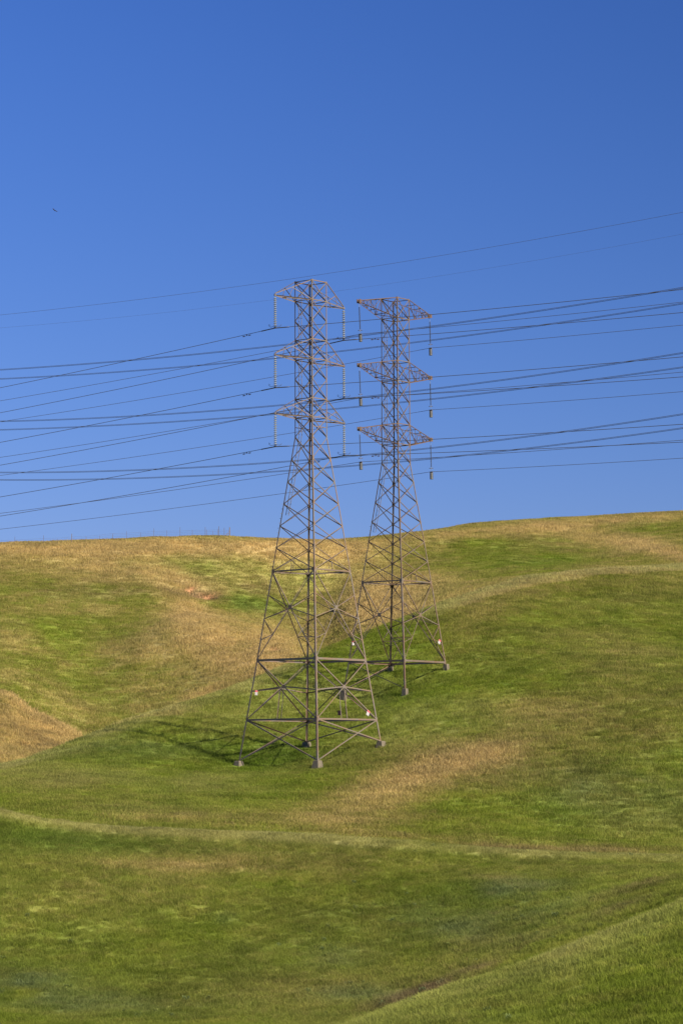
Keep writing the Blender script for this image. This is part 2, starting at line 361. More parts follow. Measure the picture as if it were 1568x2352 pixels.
# ------------------------------------------------------------ what grows where, and shade painted into the green (fields on the ground, 0..1)
P3 = np.stack([XX, YY, H], -1); QX, QY = proj(P3)
def blob(cx, cy, rx, ry, rot, y0, y1, e=1.0):
    c, s = math.cos(R_(rot)), math.sin(R_(rot))
    dx, dy = QX - cx, QY - cy
    a = (dx * c + dy * s) / rx; b = (-dx * s + dy * c) / ry
    return np.where((YY > y0) & (YY < y1), np.exp(-(a * a + b * b) ** e), 0)
n_l = fbm(XX / 14, YY / 22, 5, 51); n_m = fbm(XX / 3.0, YY / 4.5, 4, 61); n_s = fbm(XX / 0.9, YY / 1.3, 3, 71)
dry = np.zeros_like(YY)
CD = 375; FARY = 620
def addb(L, y0, y1):
    global dry
    for (cx, cy, rx, ry, rot, s) in L: dry = dry + s * blob(cx, cy, rx, ry, rot, y0, y1)
dry += np.where((YY > CD), 0.40, 0.0) + np.where((YY > 262) & (YY <= CD) & (QX < 420), 0.30, 0)
addb([(150, 1262, 420, 22, 0, .55), (560, 1255, 260, 16, 0, .5), (80, 1300, 160, 22, 0, .25), (300, 1318, 160, 26, 8, .35), (430, 1340, 90, 18, 20, .3),
      (440, 1415, 85, 40, 38, .52), (500, 1480, 130, 50, 25, .42), (370, 1500, 100, 40, 0, .25), (620, 1480, 80, 38, 30, .50), (540, 1545, 130, 34, -20, .36), (250, 1400, 100, 16, 0, .1),
      (740, 1275, 130, 34, 0, .5), (890, 1372, 85, 45, 5, .80), (850, 1415, 60, 26, 0, .35), (760, 1450, 70, 34, 0, .2),
      (1300, 1205, 420, 14, -5, .42), (1420, 1242, 170, 18, 8, .35), (1530, 1270, 90, 18, 15, .40), (1050, 1375, 100, 14, -20, .3), (1000, 1335, 60, 18, 0, .3),
      (140, 1610, 90, 12, 20, .2), (480, 1590, 60, 10, -20, .25), (40, 1470, 70, 40, 0, .2),
      (140, 1450, 170, 55, 0, -.24), (200, 1560, 200, 50, 0, -.12), (700, 1330, 90, 30, 0, -.08), (560, 1385, 80, 25, 10, -.45), (1150, 1280, 150, 38, 0, -.30), (1290, 1290, 80, 12, -5, -.3), (450, 1300, 90, 25, 0, -.22), (1500, 1215, 60, 14, 0, -.2)], CD, FARY)
addb([(60, 1690, 240, 110, 0, .48), (60, 1630, 120, 16, 35, .35)], 262, CD)
addb([(1120, 1400, 170, 30, -15, .20), (1060, 1450, 110, 45, -25, .22), (1480, 1340, 150, 26, 0, .16), (1300, 1345, 260, 22, -6, .18),
      (1450, 1660, 250, 120, 0, .14), (1250, 1500, 250, 60, -10, .10), (1210, 1622, 130, 34, -5, .26), (1120, 1735, 110, 34, -10, .40), (1010, 1765, 130, 50, -18, .40), (850, 1825, 130, 54, -15, .40), (960, 1790, 240, 90, -18, .20), (1280, 1680, 200, 60, -10, .14),
      (1300, 1790, 200, 60, 0, .10), (1200, 1952, 420, 11, 1, .35), (900, 1925, 200, 10, 2, .25), (850, 1890, 260, 34, 3, .22), (620, 1890, 200, 22, 0, .20), (380, 1880, 110, 12, 0, .22),
      (120, 1800, 200, 25, 0, .08), (900, 1650, 220, 50, 0, -.10), (1380, 1880, 260, 50, 0, -.14), (1100, 1550, 250, 50, -10, -.10), (650, 1735, 130, 35, 0, -.15), (420, 1725, 200, 20, -5, -.10)], 183, 365)
dry += np.where((YY > 180) & (YY < 365), 0.14, 0)
addb([(350, 1911, 420, 8, 3, .14), (600, 1924, 300, 8, 2, .14), (380, 1992, 200, 14, 1, .30), (820, 2010, 130, 50, 0, .14), (300, 2130, 300, 60, 0, -.10), (500, 1985, 250, 35, 0, .25),
      (200, 2060, 250, 60, 0, .06), (500, 2070, 300, 40, 0, .12), (1150, 2025, 140, 18, 10, .25), (1250, 2000, 300, 14, 3, .12), (1000, 2100, 200, 60, 0, .05), (700, 2270, 260, 30, 0, .15),
      (100, 1925, 200, 30, 5, -.30), (250, 2230, 400, 80, 0, -.14), (1100, 2110, 200, 60, 0, -.1)], 122, 183)
dry += np.where((YY > 122) & (YY <= 183), 0.08, 0) - np.where(YY <= 122, 0.10, 0)
dry += np.where(YY > CD, .12, .26) * n_l + 0.10 * n_m + 0.04 * n_s
dry += np.where(YY > CD, 0.10 * n_m + 0.04 * n_l + 0.12 * fbm(XX / 7, YY / 16, 3, 77), 0)
# reddish brown dead herbs in the gullies
herb = 1.0 * blob(1080, 2240, 170, 13, -24, 121, 142) + 0.9 * blob(930, 2295, 130, 13, -17, 121, 140) + 0.5 * blob(1250, 1955, 420, 10, 1, 180, 200) + 0.5 * blob(1060, 1930, 120, 10, 2, 183, 200) \
    + 0.5 * blob(1450, 2060, 130, 30, -30, 125, 150) + .35 * blob(1150, 2140, 120, 40, -20, 125, 160) + .45 * blob(300, 1355, 200, 22, 0, CD, FARY) + .35 * blob(600, 1350, 60, 20, 0, CD, FARY)
herb = np.clip(herb * (0.8 + 1.2 * n_m), 0, 1) + np.where(YY < 122, .0, np.where(YY < 183, .40, np.where(YY < 320, .45, .4))) * np.clip(fbm(XX / 11 - 20, YY / 17, 4, 111) - .02, 0, 1)
# blue-green weeds
weed = 0.9 * blob(60, 2270, 120, 40, 0, 90, 150) + 0.8 * blob(300, 2310, 200, 28, 0, 90, 150) + 1.0 * blob(820, 2290, 100, 18, 0, 90, 150) + 0.8 * blob(1180, 2060, 160, 50, 0, 122, 175) + 0.5 * blob(520, 2110, 40, 16, 0, 122, 175) + .6 * blob(740, 2200, 120, 30, 0, 122, 175) + .6 * blob(1080, 2130, 160, 40, 0, 122, 175) \
    + 0.5 * blob(1420, 1820, 200, 60, 0, 183, 300) + .4 * blob(300, 1720, 260, 30, 0, 183, 300)
weed = np.clip(0.6 * weed * (0.5 + 1.6 * (n_m + 0.25)), 0, 1)
bare = 1.2 * blob(634, 1490, 15, 6, 5, CD, FARY, 2) + .9 * blob(452, 1361, 7, 6, 15, CD, FARY, 2) + 0.35 * blob(462, 1362, 32, 11, 8, CD, FARY, 2) + .7 * blob(435, 1348, 22, 2.4, -8, CD, FARY, 2) + .7 * blob(480, 1356, 34, 2.4, 10, CD, FARY, 2)
herb = np.clip(herb + 1.0 * blob(463, 1360, 44, 11, 8, CD, FARY, 2), 0, 1)
bare = np.clip(bare + bare * 1.2 * n_s, 0, 1)
def fringe(L, w, q0, q1, y0, y1, s):
    lr = np.interp(QX, XS, L[1]); lY = np.interp(QX, XS, L[0])
    return s * np.exp(-(np.maximum(QR_ - lr, 0) / w) ** 2) * (np.abs(YY - lY) < 14) * sm((QX - q0) / 120) * sm((q1 - QX) / 120)
QR_ = QY
pale = fringe(B_cr, 14, -300, 900, 0, 0, 1.1) + fringe(B_cr, 12, 700, 1900, 0, 0, .6) + fringe(A_cr, 60, 700, 2300, 0, 0, .34) + fringe(C_cr, 20, -300, 800, 0, 0, .75) + fringe(C_cr, 22, 900, 2300, 0, 0, .9) \
    + .35 * blob(300, 1790, 330, 30, 3, 183, 300) + .30 * blob(700, 1600, 200, 40, -18, 200, 330) + .4 * blob(950, 1650, 260, 60, 0, 200, 330) + .3 * blob(1400, 2120, 200, 60, -30, 80, 122)
pale = np.clip(pale * (.85 + .9 * n_m) + .04 + .25 * n_l, 0, 1)
# small slip scar: the ground drops below its upper lip
scar = blob(462, 1362, 42, 12, 8, CD, FARY, 2)
H = H - 2.0 * scar - 0.5 * blob(634, 1491, 18, 7, 0, CD, FARY, 2)
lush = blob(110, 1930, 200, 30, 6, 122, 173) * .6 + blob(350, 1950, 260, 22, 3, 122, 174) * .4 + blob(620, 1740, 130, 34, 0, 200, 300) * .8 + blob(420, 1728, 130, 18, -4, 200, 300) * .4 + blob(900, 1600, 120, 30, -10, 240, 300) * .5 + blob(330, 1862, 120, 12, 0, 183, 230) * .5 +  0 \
    + blob(80, 1925, 160, 30, 0, 122, 183) * .4 + blob(570, 1395, 100, 26, 14, CD, FARY) * .9 + blob(1230, 1292, 120, 12, -5, CD, FARY) * .6  # dark green paints in shade: gully, slope under the crest, near pylon's base
dry = dry + fringe(C_cr, 34, 980, 2300, 0, 0, .62)
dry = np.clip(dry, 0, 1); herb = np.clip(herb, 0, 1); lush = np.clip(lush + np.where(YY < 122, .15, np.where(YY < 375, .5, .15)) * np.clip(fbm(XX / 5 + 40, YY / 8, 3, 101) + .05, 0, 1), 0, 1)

nr, ncn = YY.shape
V = np.stack([XX, YY, H], -1).reshape(-1, 3)
ii = np.arange(nr - 1)[:, None] * ncn + np.arange(ncn - 1)[None]
F4 = np.stack([ii, ii + 1, ii + ncn + 1, ii + ncn], -1).reshape(-1, 4)
me = bpy.data.meshes.new('hills')
me.vertices.add(len(V)); me.vertices.foreach_set('co', V.astype(np.float32).ravel())
me.loops.add(F4.size); me.loops.foreach_set('vertex_index', F4.astype(np.int32).ravel())
me.polygons.add(len(F4)); me.polygons.foreach_set('loop_start', np.arange(0, F4.size, 4, dtype=np.int32)); me.polygons.foreach_set('loop_total', np.full(len(F4), 4, np.int32))
me.polygons.foreach_set('use_smooth', np.ones(len(F4), bool))
me.update(calc_edges=True)
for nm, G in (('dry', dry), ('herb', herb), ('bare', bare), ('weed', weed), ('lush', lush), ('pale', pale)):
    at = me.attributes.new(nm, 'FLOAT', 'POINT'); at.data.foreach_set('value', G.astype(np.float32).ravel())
hills = bpy.data.objects.new('hills', me); col.objects.link(hills); hills['kind'] = 'structure'

GREEN_A, GREEN_B = (0.055, 0.088, 0.012), (0.090, 0.110, 0.022)
def grass_colour(t, b, atype, ground):
    A = lambda n: N(t, 'ShaderNodeAttribute', attribute_name=n, attribute_type=atype)
    def mix(f, a, bb, blend='MIX'):
        m = N(t, 'ShaderNodeMix', data_type='RGBA', blend_type=blend)
        for s_, v in ((0, f), (6, a), (7, bb)):
            if isinstance(v, (tuple, float, int)): m.inputs[s_].default_value = v if not isinstance(v, tuple) else (*v, 1)
            else: t.links.new(v, m.inputs[s_])
        return m.outputs[2]
    g = N(t, 'ShaderNodeNewGeometry')
    n1 = N(t, 'ShaderNodeTexNoise'); n1.inputs['Scale'].default_value = 0.35; n1.inputs['Detail'].default_value = 7; n1.inputs['Roughness'].default_value = .65
    t.links.new(g.outputs['Position'], n1.inputs['Vector'])
    gr = ramp(t, n1.outputs[0], [(0.30, (0.125, 0.172, 0.018)), (0.5, (0.158, 0.204, 0.024)), (0.68, (0.205, 0.222, 0.036))])
    c = mix(A('lush').outputs['Fac'], gr.outputs[0], (0.088, 0.145, 0.014))  # deeper green for rank grass and for painted shade
    dr = ramp(t, A('dry').outputs['Fac'], [(0.0, (0, 0, 0)), (1.0, (1, 1, 1))])
    tan = (0.47, 0.350, 0.145)
    olive = mix(0.45, gr.outputs[0], (0.275, 0.225, 0.070))
    d2 = ramp(t, A('dry').outputs['Fac'], [(0.08, (0, 0, 0)), (0.42, (1, 1, 1))])
    d3 = ramp(t, A('dry').outputs['Fac'], [(0.32, (0, 0, 0)), (0.95, (1, 1, 1))])
    c = mix(d2.outputs[0], c, olive); c = mix(d3.outputs[0], c, tan)
    c = mix(A('pale').outputs['Fac'], c, (0.330, 0.320, 0.110))
    c = mix(A('herb').outputs['Fac'], c, (0.165, 0.125, 0.062)); c = mix(A('weed').outputs['Fac'], c, (0.130, 0.170, 0.070))
    return c, A, mix, g
m, t, b, o = mat('grassy_ground')
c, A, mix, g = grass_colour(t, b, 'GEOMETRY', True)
n3 = N(t, 'ShaderNodeTexNoise'); n3.inputs['Scale'].default_value = 3.0; n3.inputs['Detail'].default_value = 6; n3.inputs['Roughness'].default_value = .7
t.links.new(g.outputs['Position'], n3.inputs['Vector'])
v3 = ramp(t, n3.outputs[0], [(0.30, (0.66, 0.66, 0.66)), (0.68, (1.15, 1.15, 1.15))])
c = mix(1.0, c, v3.outputs[0], 'MULTIPLY')
c = mix(A('bare').outputs['Fac'], c, (0.38, 0.20, 0.095))
t.links.new(c, b.inputs['Base Color']); b.inputs['Roughness'].default_value = 1.0; b.inputs['Specular IOR Level'].default_value = 0.1
bp = N(t, 'ShaderNodeBump'); bp.inputs['Strength'].default_value = 0.8; bp.inputs['Distance'].default_value = 0.12
t.links.new(n3.outputs[0], bp.inputs['Height']); t.links.new(bp.outputs[0], b.inputs['Normal'])
me.materials.append(m)

# ------------------------------------------------------------ grass tufts (stuff)
m, t, b, o = mat('grass_blades')
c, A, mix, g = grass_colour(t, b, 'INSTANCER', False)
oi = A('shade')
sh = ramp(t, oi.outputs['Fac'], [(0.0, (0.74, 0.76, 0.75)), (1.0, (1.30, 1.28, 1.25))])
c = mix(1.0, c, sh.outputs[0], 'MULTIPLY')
hd = ramp(t, A('seed').outputs['Fac'], [(0.0, (0, 0, 0)), (1.0, (1, 1, 1))])
c = mix(hd.outputs[0], c, (0.36, 0.27, 0.13))
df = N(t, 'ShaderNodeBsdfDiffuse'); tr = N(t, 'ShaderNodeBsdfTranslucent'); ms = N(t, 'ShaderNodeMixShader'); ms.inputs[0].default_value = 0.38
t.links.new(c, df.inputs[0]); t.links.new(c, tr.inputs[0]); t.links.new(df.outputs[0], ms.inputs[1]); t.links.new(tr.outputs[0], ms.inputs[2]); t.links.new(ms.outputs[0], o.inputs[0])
t.nodes.remove(b)
M_GR = m
def tuft(name, nb, h, wd, rad, lean, seed):
    r = random.Random(seed); mb = MB()
    for _ in range(nb):
        a = r.uniform(0, 6.28); d = rad * math.sqrt(r.random()); px, py = d * math.cos(a), d * math.sin(a)
        hh = h * r.uniform(.55, 1.1); la = r.uniform(0, 6.28); L = lean * hh * r.uniform(.3, 1.2); yw = r.uniform(0, 6.28)
        wx, wy = wd * math.cos(yw) / 2, wd * math.sin(yw) / 2
        lx, ly = L * math.cos(la) + 0.12 * hh, L * math.sin(la)
        mb.add([(px - wx, py - wy, -.08), (px + wx, py + wy, -.08), (px + wx * .8 + lx * .35, py + wy * .8 + ly * .35, hh * .6), (px - wx * .8 + lx * .35, py - wy * .8 + ly * .35, hh * .6), (px + lx, py + ly, hh)],
               [(0, 1, 2, 3), (3, 2, 4)])
    return bpy.data.objects.new(name, mb.mesh(name, M_GR))
def grass_object(name, label, src_objs, X, Y, scale, seedv):
    Z = samp(H, X, Y)
    me = bpy.data.meshes.new(name); me.vertices.add(len(X)); me.vertices.foreach_set('co', np.stack([X, Y, Z], -1).astype(np.float32).ravel())
    n = len(X)
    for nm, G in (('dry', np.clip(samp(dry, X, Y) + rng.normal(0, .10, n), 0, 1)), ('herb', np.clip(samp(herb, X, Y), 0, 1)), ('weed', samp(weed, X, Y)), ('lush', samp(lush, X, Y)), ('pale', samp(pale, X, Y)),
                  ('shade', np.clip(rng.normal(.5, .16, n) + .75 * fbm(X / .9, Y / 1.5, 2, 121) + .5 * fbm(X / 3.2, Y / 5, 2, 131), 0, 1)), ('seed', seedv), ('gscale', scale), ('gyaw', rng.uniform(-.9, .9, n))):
        at = me.attributes.new(nm, 'FLOAT', 'POINT'); at.data.foreach_set('value', np.asarray(G, np.float32))
    at = me.attributes.new('kindi', 'INT', 'POINT'); at.data.foreach_set('value', rng.integers(0, len(src_objs), n).astype(np.int32))
    o = bpy.data.objects.new(name, me); col.objects.link(o); tag(o, label, 'grass', kind='stuff')
    me.materials.append(M_GR)
    ng = bpy.data.node_groups.new(name, 'GeometryNodeTree')
    ng.interface.new_socket('Geometry', in_out='INPUT', socket_type='NodeSocketGeometry'); ng.interface.new_socket('Geometry', in_out='OUTPUT', socket_type='NodeSocketGeometry')
    gi = ng.nodes.new('NodeGroupInput'); go = ng.nodes.new('NodeGroupOutput')
    g2i = ng.nodes.new('GeometryNodeGeometryToInstance')
    for s in src_objs[::-1]:
        ob = ng.nodes.new('GeometryNodeObjectInfo'); ob.inputs[0].default_value = s; ob.transform_space = 'ORIGINAL'
        ob.inputs['As Instance'].default_value = False
        ng.links.new(ob.outputs['Geometry'], g2i.inputs[0])
    iop = ng.nodes.new('GeometryNodeInstanceOnPoints')
    iop.inputs['Pick Instance'].default_value = True
    def na(nm, ty): q = ng.nodes.new('GeometryNodeInputNamedAttribute'); q.data_type = ty; q.inputs[0].default_value = nm; return q.outputs[0]
    cx = ng.nodes.new('ShaderNodeCombineXYZ'); ng.links.new(na('gyaw', 'FLOAT'), cx.inputs[2])
    ng.links.new(gi.outputs[0], iop.inputs['Points']); ng.links.new(g2i.outputs[0], iop.inputs['Instance']); ng.links.new(na('kindi', 'INT'), iop.inputs['Instance Index'])
    ng.links.new(cx.outputs[0], iop.inputs['Rotation']); ng.links.new(na('gscale', 'FLOAT'), iop.inputs['Scale'])
    ng.links.new(iop.outputs[0], go.inputs[0])
    md = o.modifiers.new('scatter', 'NODES'); md.node_group = ng
    return o
def scatter(y0, y1, dens, umax=0.137):
    """random points between two depths; dens(Y) per square metre"""
    n = int((y1 ** 2 - y0 ** 2) * umax * dens)
    Y = np.sqrt(rng.uniform(y0 ** 2, y1 ** 2, n)); X = rng.uniform(-umax, umax, n) * Y
    return X, Y
def visible_keep(X, Y):
    Z = samp(H, X, Y) + 0.45
    q, r = proj(np.stack([X, Y, Z], -1))
    ok = r < 2430
    # drop what lies well behind a crest
    cY = np.interp(q, XS, C_cr[0]); pass
    eX = np.interp(q, XS, C_cr[1]); ok &= ~((Y > cY + 9) & (r > eX + 22))
    return ok
bare_l = lambda X, Y: samp(bare, X, Y)
T_A = [tuft('tuft_fine', 40, .22, .016, .34, 1.1, i) for i in range(4)]
T_C = [tuft('tuft_mid', 34, .24, .024, .50, 1.1, 10 + i) for i in range(4)]
T_D = [tuft('tuft_far', 40, .24, .034, .85, 1.2, 20 + i) for i in range(4)]
def mk(name, label, S, y0, y1, dens, base):
    X, Y = scatter(y0, y1, dens)
    k = visible_keep(X, Y) & (rng.random(len(X)) > bare_l(X, Y) * 1.1)
    X, Y = X[k], Y[k]
    k = np.ones(len(X), bool)
    for P in list(FT1.values()) + list(FT2.values()): k &= ~(((X - P[0]) ** 2 + (Y - P[1] + .6) ** 2 < .9 ** 2) & (rng.random(len(X)) < .8))
    X, Y = X[k], Y[k]
    d = samp(dry, X, Y); cl = fbm(X / 1.2, Y / 1.2, 3, 91)
    scl = base * np.clip(1 + .45 * cl + rng.normal(0, .16, len(X)), .35, 2.0) * (1 + .6 * (np.clip(d, .1, .9) - .3))
    seed = np.clip(rng.random(len(X)) * 1.5 - 1.25 + .9 * np.maximum(d - .25, 0) * rng.random(len(X)), 0, 1) * .8
    print(name, len(X)); return grass_object(name, label, S, X, Y, scl, seed)
mk('near_grass', 'short green grass on the near bank and the hollow behind it', T_A, 84, 184, 17, 1.0)
mk('hillside_grass', 'green and tan grass on the hill that carries the two pylons', T_C, 184, 365, 8.0, 1.0)
mk('far_grass', 'dry tan and green grass on the far hills up to the skyline', T_D, 322, 604, 3.2, 1.0)

def rosette(name, seed):
    r = random.Random(seed); mb = MB()
    for _ in range(26):
        a = r.uniform(0, 6.28); h = r.uniform(.15, .55); L = r.uniform(.12, .34); px, py = r.uniform(-.22, .22), r.uniform(-.22, .22)
        c, s_ = math.cos(a), math.sin(a); wv = .045
        mb.add([(px, py, h * .3), (px + c * L * .5 - s_ * wv, py + s_ * L * .5 + c * wv, h), (px + c * L, py + s_ * L, h * .85), (px + c * L * .5 + s_ * wv, py + s_ * L * .5 - c * wv, h)], [(0, 1, 2, 3)])
    return bpy.data.objects.new(name, mb.mesh(name, M_GR))
Xw, Yw = scatter(86, 182, 1.6); pw = samp(weed, Xw, Yw) + .5 * np.clip(samp(herb, Xw, Yw) - .4, 0, 1) + .02
kw = visible_keep(Xw, Yw) & (rng.random(len(Xw)) < pw * .9) & (fbm(Xw / 2.2, Yw / 2.2, 2, 141) > -.02)
Xw, Yw = Xw[kw], Yw[kw]; print('weeds', len(Xw))
ow = grass_object('weeds', 'blue-green broad-leaved weeds scattered through the near grass', [rosette('rosette', 50 + i) for i in range(3)], Xw, Yw, rng.uniform(.25, .62, len(Xw)), np.zeros(len(Xw)))
ow['category'] = 'weeds'; ow.data.attributes['weed'].data.foreach_set('value', rng.uniform(.3, .9, len(Xw)).astype(np.float32)); ow.data.attributes['shade'].data.foreach_set('value', rng.uniform(.2, .8, len(Xw)).astype(np.float32))
# ------------------------------------------------------------ pylons
def nrm(v): v = np.asarray(v, float); return v / np.linalg.norm(v)
def pylon(name, label, C, th, Z, A, FT, steelm, armm, kind):
    root = empty(name, (C[0], C[1], min(P[2] for P in FT.values())), label, 'transmission tower', 'lattice transmission towers on the grassy hill')
    P = lambda n, z: None
    Zl, Al = np.array(Z), np.array(A)
    def cor(n, z):
        if z < Zl[-1]: a = Al[-1] + (Al[-1] - Al[-2]) / (Zl[-1] - Zl[-2]) * (z - Zl[-1])
        else: a = np.interp(-z, -Zl, Al)
        return corner(C, th, a, z, n)
    ex = np.array([math.cos(th), math.sin(th), 0]); ey = np.array([-math.sin(th), math.cos(th), 0])
    faces = {('F', 'R'): -ey, ('R', 'B'): ex, ('L', 'B'): ey, ('F', 'L'): -ex}
    sg = {'F': (-1, -1), 'R': (1, -1), 'B': (1, 1), 'L': (-1, 1)}
    # legs
    for n in 'FRBL':
        leg = MB(); ks = list(range(len(Z))); zz = [Z[0] + .03] + [Z[8], Z[14], Z[15]] + ([Z[16]] if len(Z) > 16 else []) + [FT[n][2]]
        size = [.085, .105, .13, .14, .14]
        for a in range(len(zz) - 1):
            p, q = cor(n, zz[a]), cor(n, zz[a + 1]); s = size[a]
            if a == len(zz) - 2: q = FT[n]
            sx, sy = sg[n]; th_ = .012
            leg.plate(p, q, -ex * sx * s, ey * th_ / 2)
            leg.plate(p - ey * sy * th_ * .52, q - ey * sy * th_ * .52, -ey * sy * s, ex * th_ / 2)
        for kk in range(len(Z)):           # gusset plates at the joints
            c = cor(n, Z[kk]); g_ = .13 if kk < 9 else (.17 if kk < 14 else .26)
            sx, sy = sg[n]
            leg.box(c - ex * sx * g_ * .55 + ey * sy * .012, ex * g_ * .55, ey * .004, np.array([0, 0, g_ * .62]))
            leg.box(c - ey * sy * g_ * .55 + ex * sx * .012, ey * g_ * .55, ex * .004, np.array([0, 0, g_ * .62]))
        lo = leg.build('leg', steelm, root)
        if n == 'L':
            z = Z[11]; i_ = 0
            while z > FT[n][2] + 1.5:
                c = cor(n, z); sb = MB(); i_ += 1
                if i_ % 2: sb.box(c - ex * .09, ex * .09, ey * .012, np.array([0, 0, .012]))
                else: sb.box(c + ey * .09, ex * .012, ey * .09, np.array([0, 0, .012]))
                z -= .42; sb.build('step_bolt', M_LAD, lo)
        # footing: squat tapered concrete block
        fb = MB(); c = FT[n]; hgt = 1.6
        tw, bw = (.26, .50) if kind == 1 else (.20, .30)
        for (z0, w0), (z1, w1) in (((c[2] - hgt, bw * 1.15), (c[2] - .05, tw)), ((c[2] - .05, tw), (c[2], tw * .88))):
            q = []
            for z_, w_ in ((z0, w0), (z1, w1)):
                for a_, b_ in ((-1, -1), (1, -1), (1, 1), (-1, 1)): q.append(np.array([c[0], c[1], z_]) + ex * a_ * w_ + ey * b_ * w_)
            fb.add(q, [(0, 1, 5, 4), (1, 2, 6, 5), (2, 3, 7, 6), (3, 0, 4, 7), (4, 5, 6, 7), (3, 2, 1, 0)])
        fb.build('concrete_footing', M_CONC, root)
    bs = lambda kk: .068 if kk < 8 else .072
    def X(k0, k1, name='cross_brace', size=None, extra=None):
        for (a, b_), nn in faces.items():
            mb = MB(); s = size or bs(k0)
            pa, pb, qa, qb = cor(a, Z[k0]), cor(b_, Z[k0]), cor(a, Z[k1]), cor(b_, Z[k1])
            i1, i2 = nn * .006, nn * -.006
            thin = .05 if k0 < 8 else .055
            mb.angle(pa + i1, qb + i1, thin, nn)
            mb.angle(pb + i2, qa + i2, s, nn, True)
            if extra: extra(mb, a, b_, nn, pa, pb, qa, qb)
            mb.build(name, steelm, root)
    for kk in range(0, 14):
        ext = None
        if kk == 13:
            def ext(mb, a, b_, nn, pa, pb, qa, qb):
                c = (pa + pb + qa + qb) / 4; c[2] = (Z[13] + Z[14]) / 2 - .1 * (Z[13] - Z[14])
                m1 = (qa + qb) / 2; mb.angle(c, m1, .05, nn)
        X(kk, kk + 1, extra=ext)
    def ring(kk, size, faces_=None, dbl=False):
        mb = MB()
        for (a, b_), nn in faces.items():
            if faces_ and (a, b_) not in faces_: continue
            p, q = cor(a, Z[kk]), cor(b_, Z[kk])
            d = nn * .014
            if dbl:
                mb.plate(p + d + np.array([0, 0, -size * .5]), q + d + np.array([0, 0, -size * .5]), np.array([0, 0, size]), nn * .005)
                mb.plate(p - nn * .0 + np.array([0, 0, -size * .5]), q + np.array([0, 0, -size * .5]), -nn * size * .8, np.array([0, 0, .005]))
                mb.plate(p + np.array([0, 0, size * .5]), q + np.array([0, 0, size * .5]), -nn * size * .5, np.array([0, 0, .005]))
            else: mb.angle(p + d, q + d, size, nn)
        mb.build('horizontal_ring', steelm, root)
    for kk in (0, 1, 3, 4, 6, 7): ring(kk, .075)
    mb = MB()
    for (a, b_) in (('F', 'R'), ('L', 'B')):
        z = (Z[7] + Z[8]) / 2; mb.angle(cor(a, z), cor(b_, z), .06, faces[(a, b_)])
    mb.build('tie_bar', steelm, root)
    ring(14, .11, dbl=True); ring(15, .17, dbl=True)
    if kind == 1: ring(16, .14, dbl=True)
    # plan bracing at the first big ring
    mb = MB(); up = np.array([0, 0, 1.])
    mb.angle(cor('F', Z[14]) - up * .05, cor('B', Z[14]) - up * .05, .06, up); mb.angle(cor('L', Z[14]) - up * .12, cor('R', Z[14]) - up * .12, .06, up)
    mb.build('plan_brace', steelm, root)
    # big star panel
    z0, z1 = Z[14], Z[15]; lo_mid = {}
    for (a, b_), nn in faces.items():
        pa, pb, qa, qb = cor(a, z0), cor(b_, z0), cor(a, z1), cor(b_, z1)
        wa, wb = np.linalg.norm(pb - pa), np.linalg.norm(qb - qa); f = wa / (wa + wb)
        c = pa + (qb - pa) * f; c2 = pb + (qa - pb) * f; c = (c + c2) / 2
        mb = MB(); i1, i2 = nn * .006, -nn * .006
        mb.angle(pa + i1, qb + i1, .07, nn); mb.angle(pb + i2, qa + i2, .07, nn, True)
        H_ = z0 - z1
        for e in (a, b_):
            q1, q2, q3 = cor(e, z0 - H_ * .265), cor(e, z0 - H_ * .535), cor(e, z0 - H_ * .775)
            mb.angle(q1, c + up * .0, .06, nn); mb.angle(q2, c - up * .05, .07, nn)
            foot_ = qa if e == a else qb
            md = c + (foot_ - c) * .50
            mb.angle(q2, md, .05, nn); mb.angle(md, q3, .05, nn); lo_mid[(e, a + b_)] = md
        mb.box(c, nrm(pb - pa) * .17, nn * .008, up * .17)
        mb.build('star_brace', steelm, root)
    for cn, f1, f2 in (('B', 'RB', 'LB'),) + ((('F', 'FR', 'FL'),) if kind == 2 else ()):
        mb = MB(); mb.angle(lo_mid[(cn, f1)], lo_mid[(cn, f2)], .07, up); mb.build('corner_tie', steelm, root)
    if kind == 1:
        z0, z1 = Z[15], Z[16]
        for (a, b_), nn in faces.items():
            pa, pb, qa, qb = cor(a, z0), cor(b_, z0), cor(a, z1), cor(b_, z1)
            wa, wb = np.linalg.norm(pb - pa), np.linalg.norm(qb - qa); f = wa / (wa + wb)
            c = (pa + (qb - pa) * f + pb + (qa - pb) * f) / 2
            mb = MB(); mb.angle(pa + nn * .006, qb + nn * .006, .085, nn); mb.angle(pb - nn * .006, qa - nn * .006, .085, nn, True)
            for e in (a, b_): mb.angle(cor(e, z0 - (z0 - z1) * .52), c, .10, nn)
            mb.angle(c, (qa + qb) / 2, .07, nn); mb.box(c, nrm(pb - pa) * .15, nn * .008, up * .15)
            mb.build('star_brace', steelm, root)
        for (a, b_), nn in faces.items():
            mb = MB(); mb.angle(cor(a, Z[16]) + nn * .006, FT[b_], .10, nn); mb.angle(cor(b_, Z[16]) - nn * .006, FT[a], .10, nn, True)
            mb.build('cross_brace', steelm, root)
    else:
        mb = MB(); nn = -ex
        mb.angle(cor('L', Z[15]), FT['F'], .07, nn); mb.angle(cor('F', Z[15]), FT['L'], .07, nn, True); mb.build('cross_brace', steelm, root)
        mb = MB(); nn = ey
        mb.angle(cor('B', Z[15]) - up * .1, FT['L'], .07, nn); mb.build('cross_brace', steelm, root)
        mb = MB(); nn = -ey
        mb.build if 0 else None
    # ladder hung inside the left rear face
    lad = MB(); nL = -ey
    def lp(z, off):
        a, b_ = cor('L', z), cor('B', z); d = nrm(b_ - a); inn = -ey
        return cor('L', min(z, Z[7])) * 0 + a + d * (off) + inn * .12
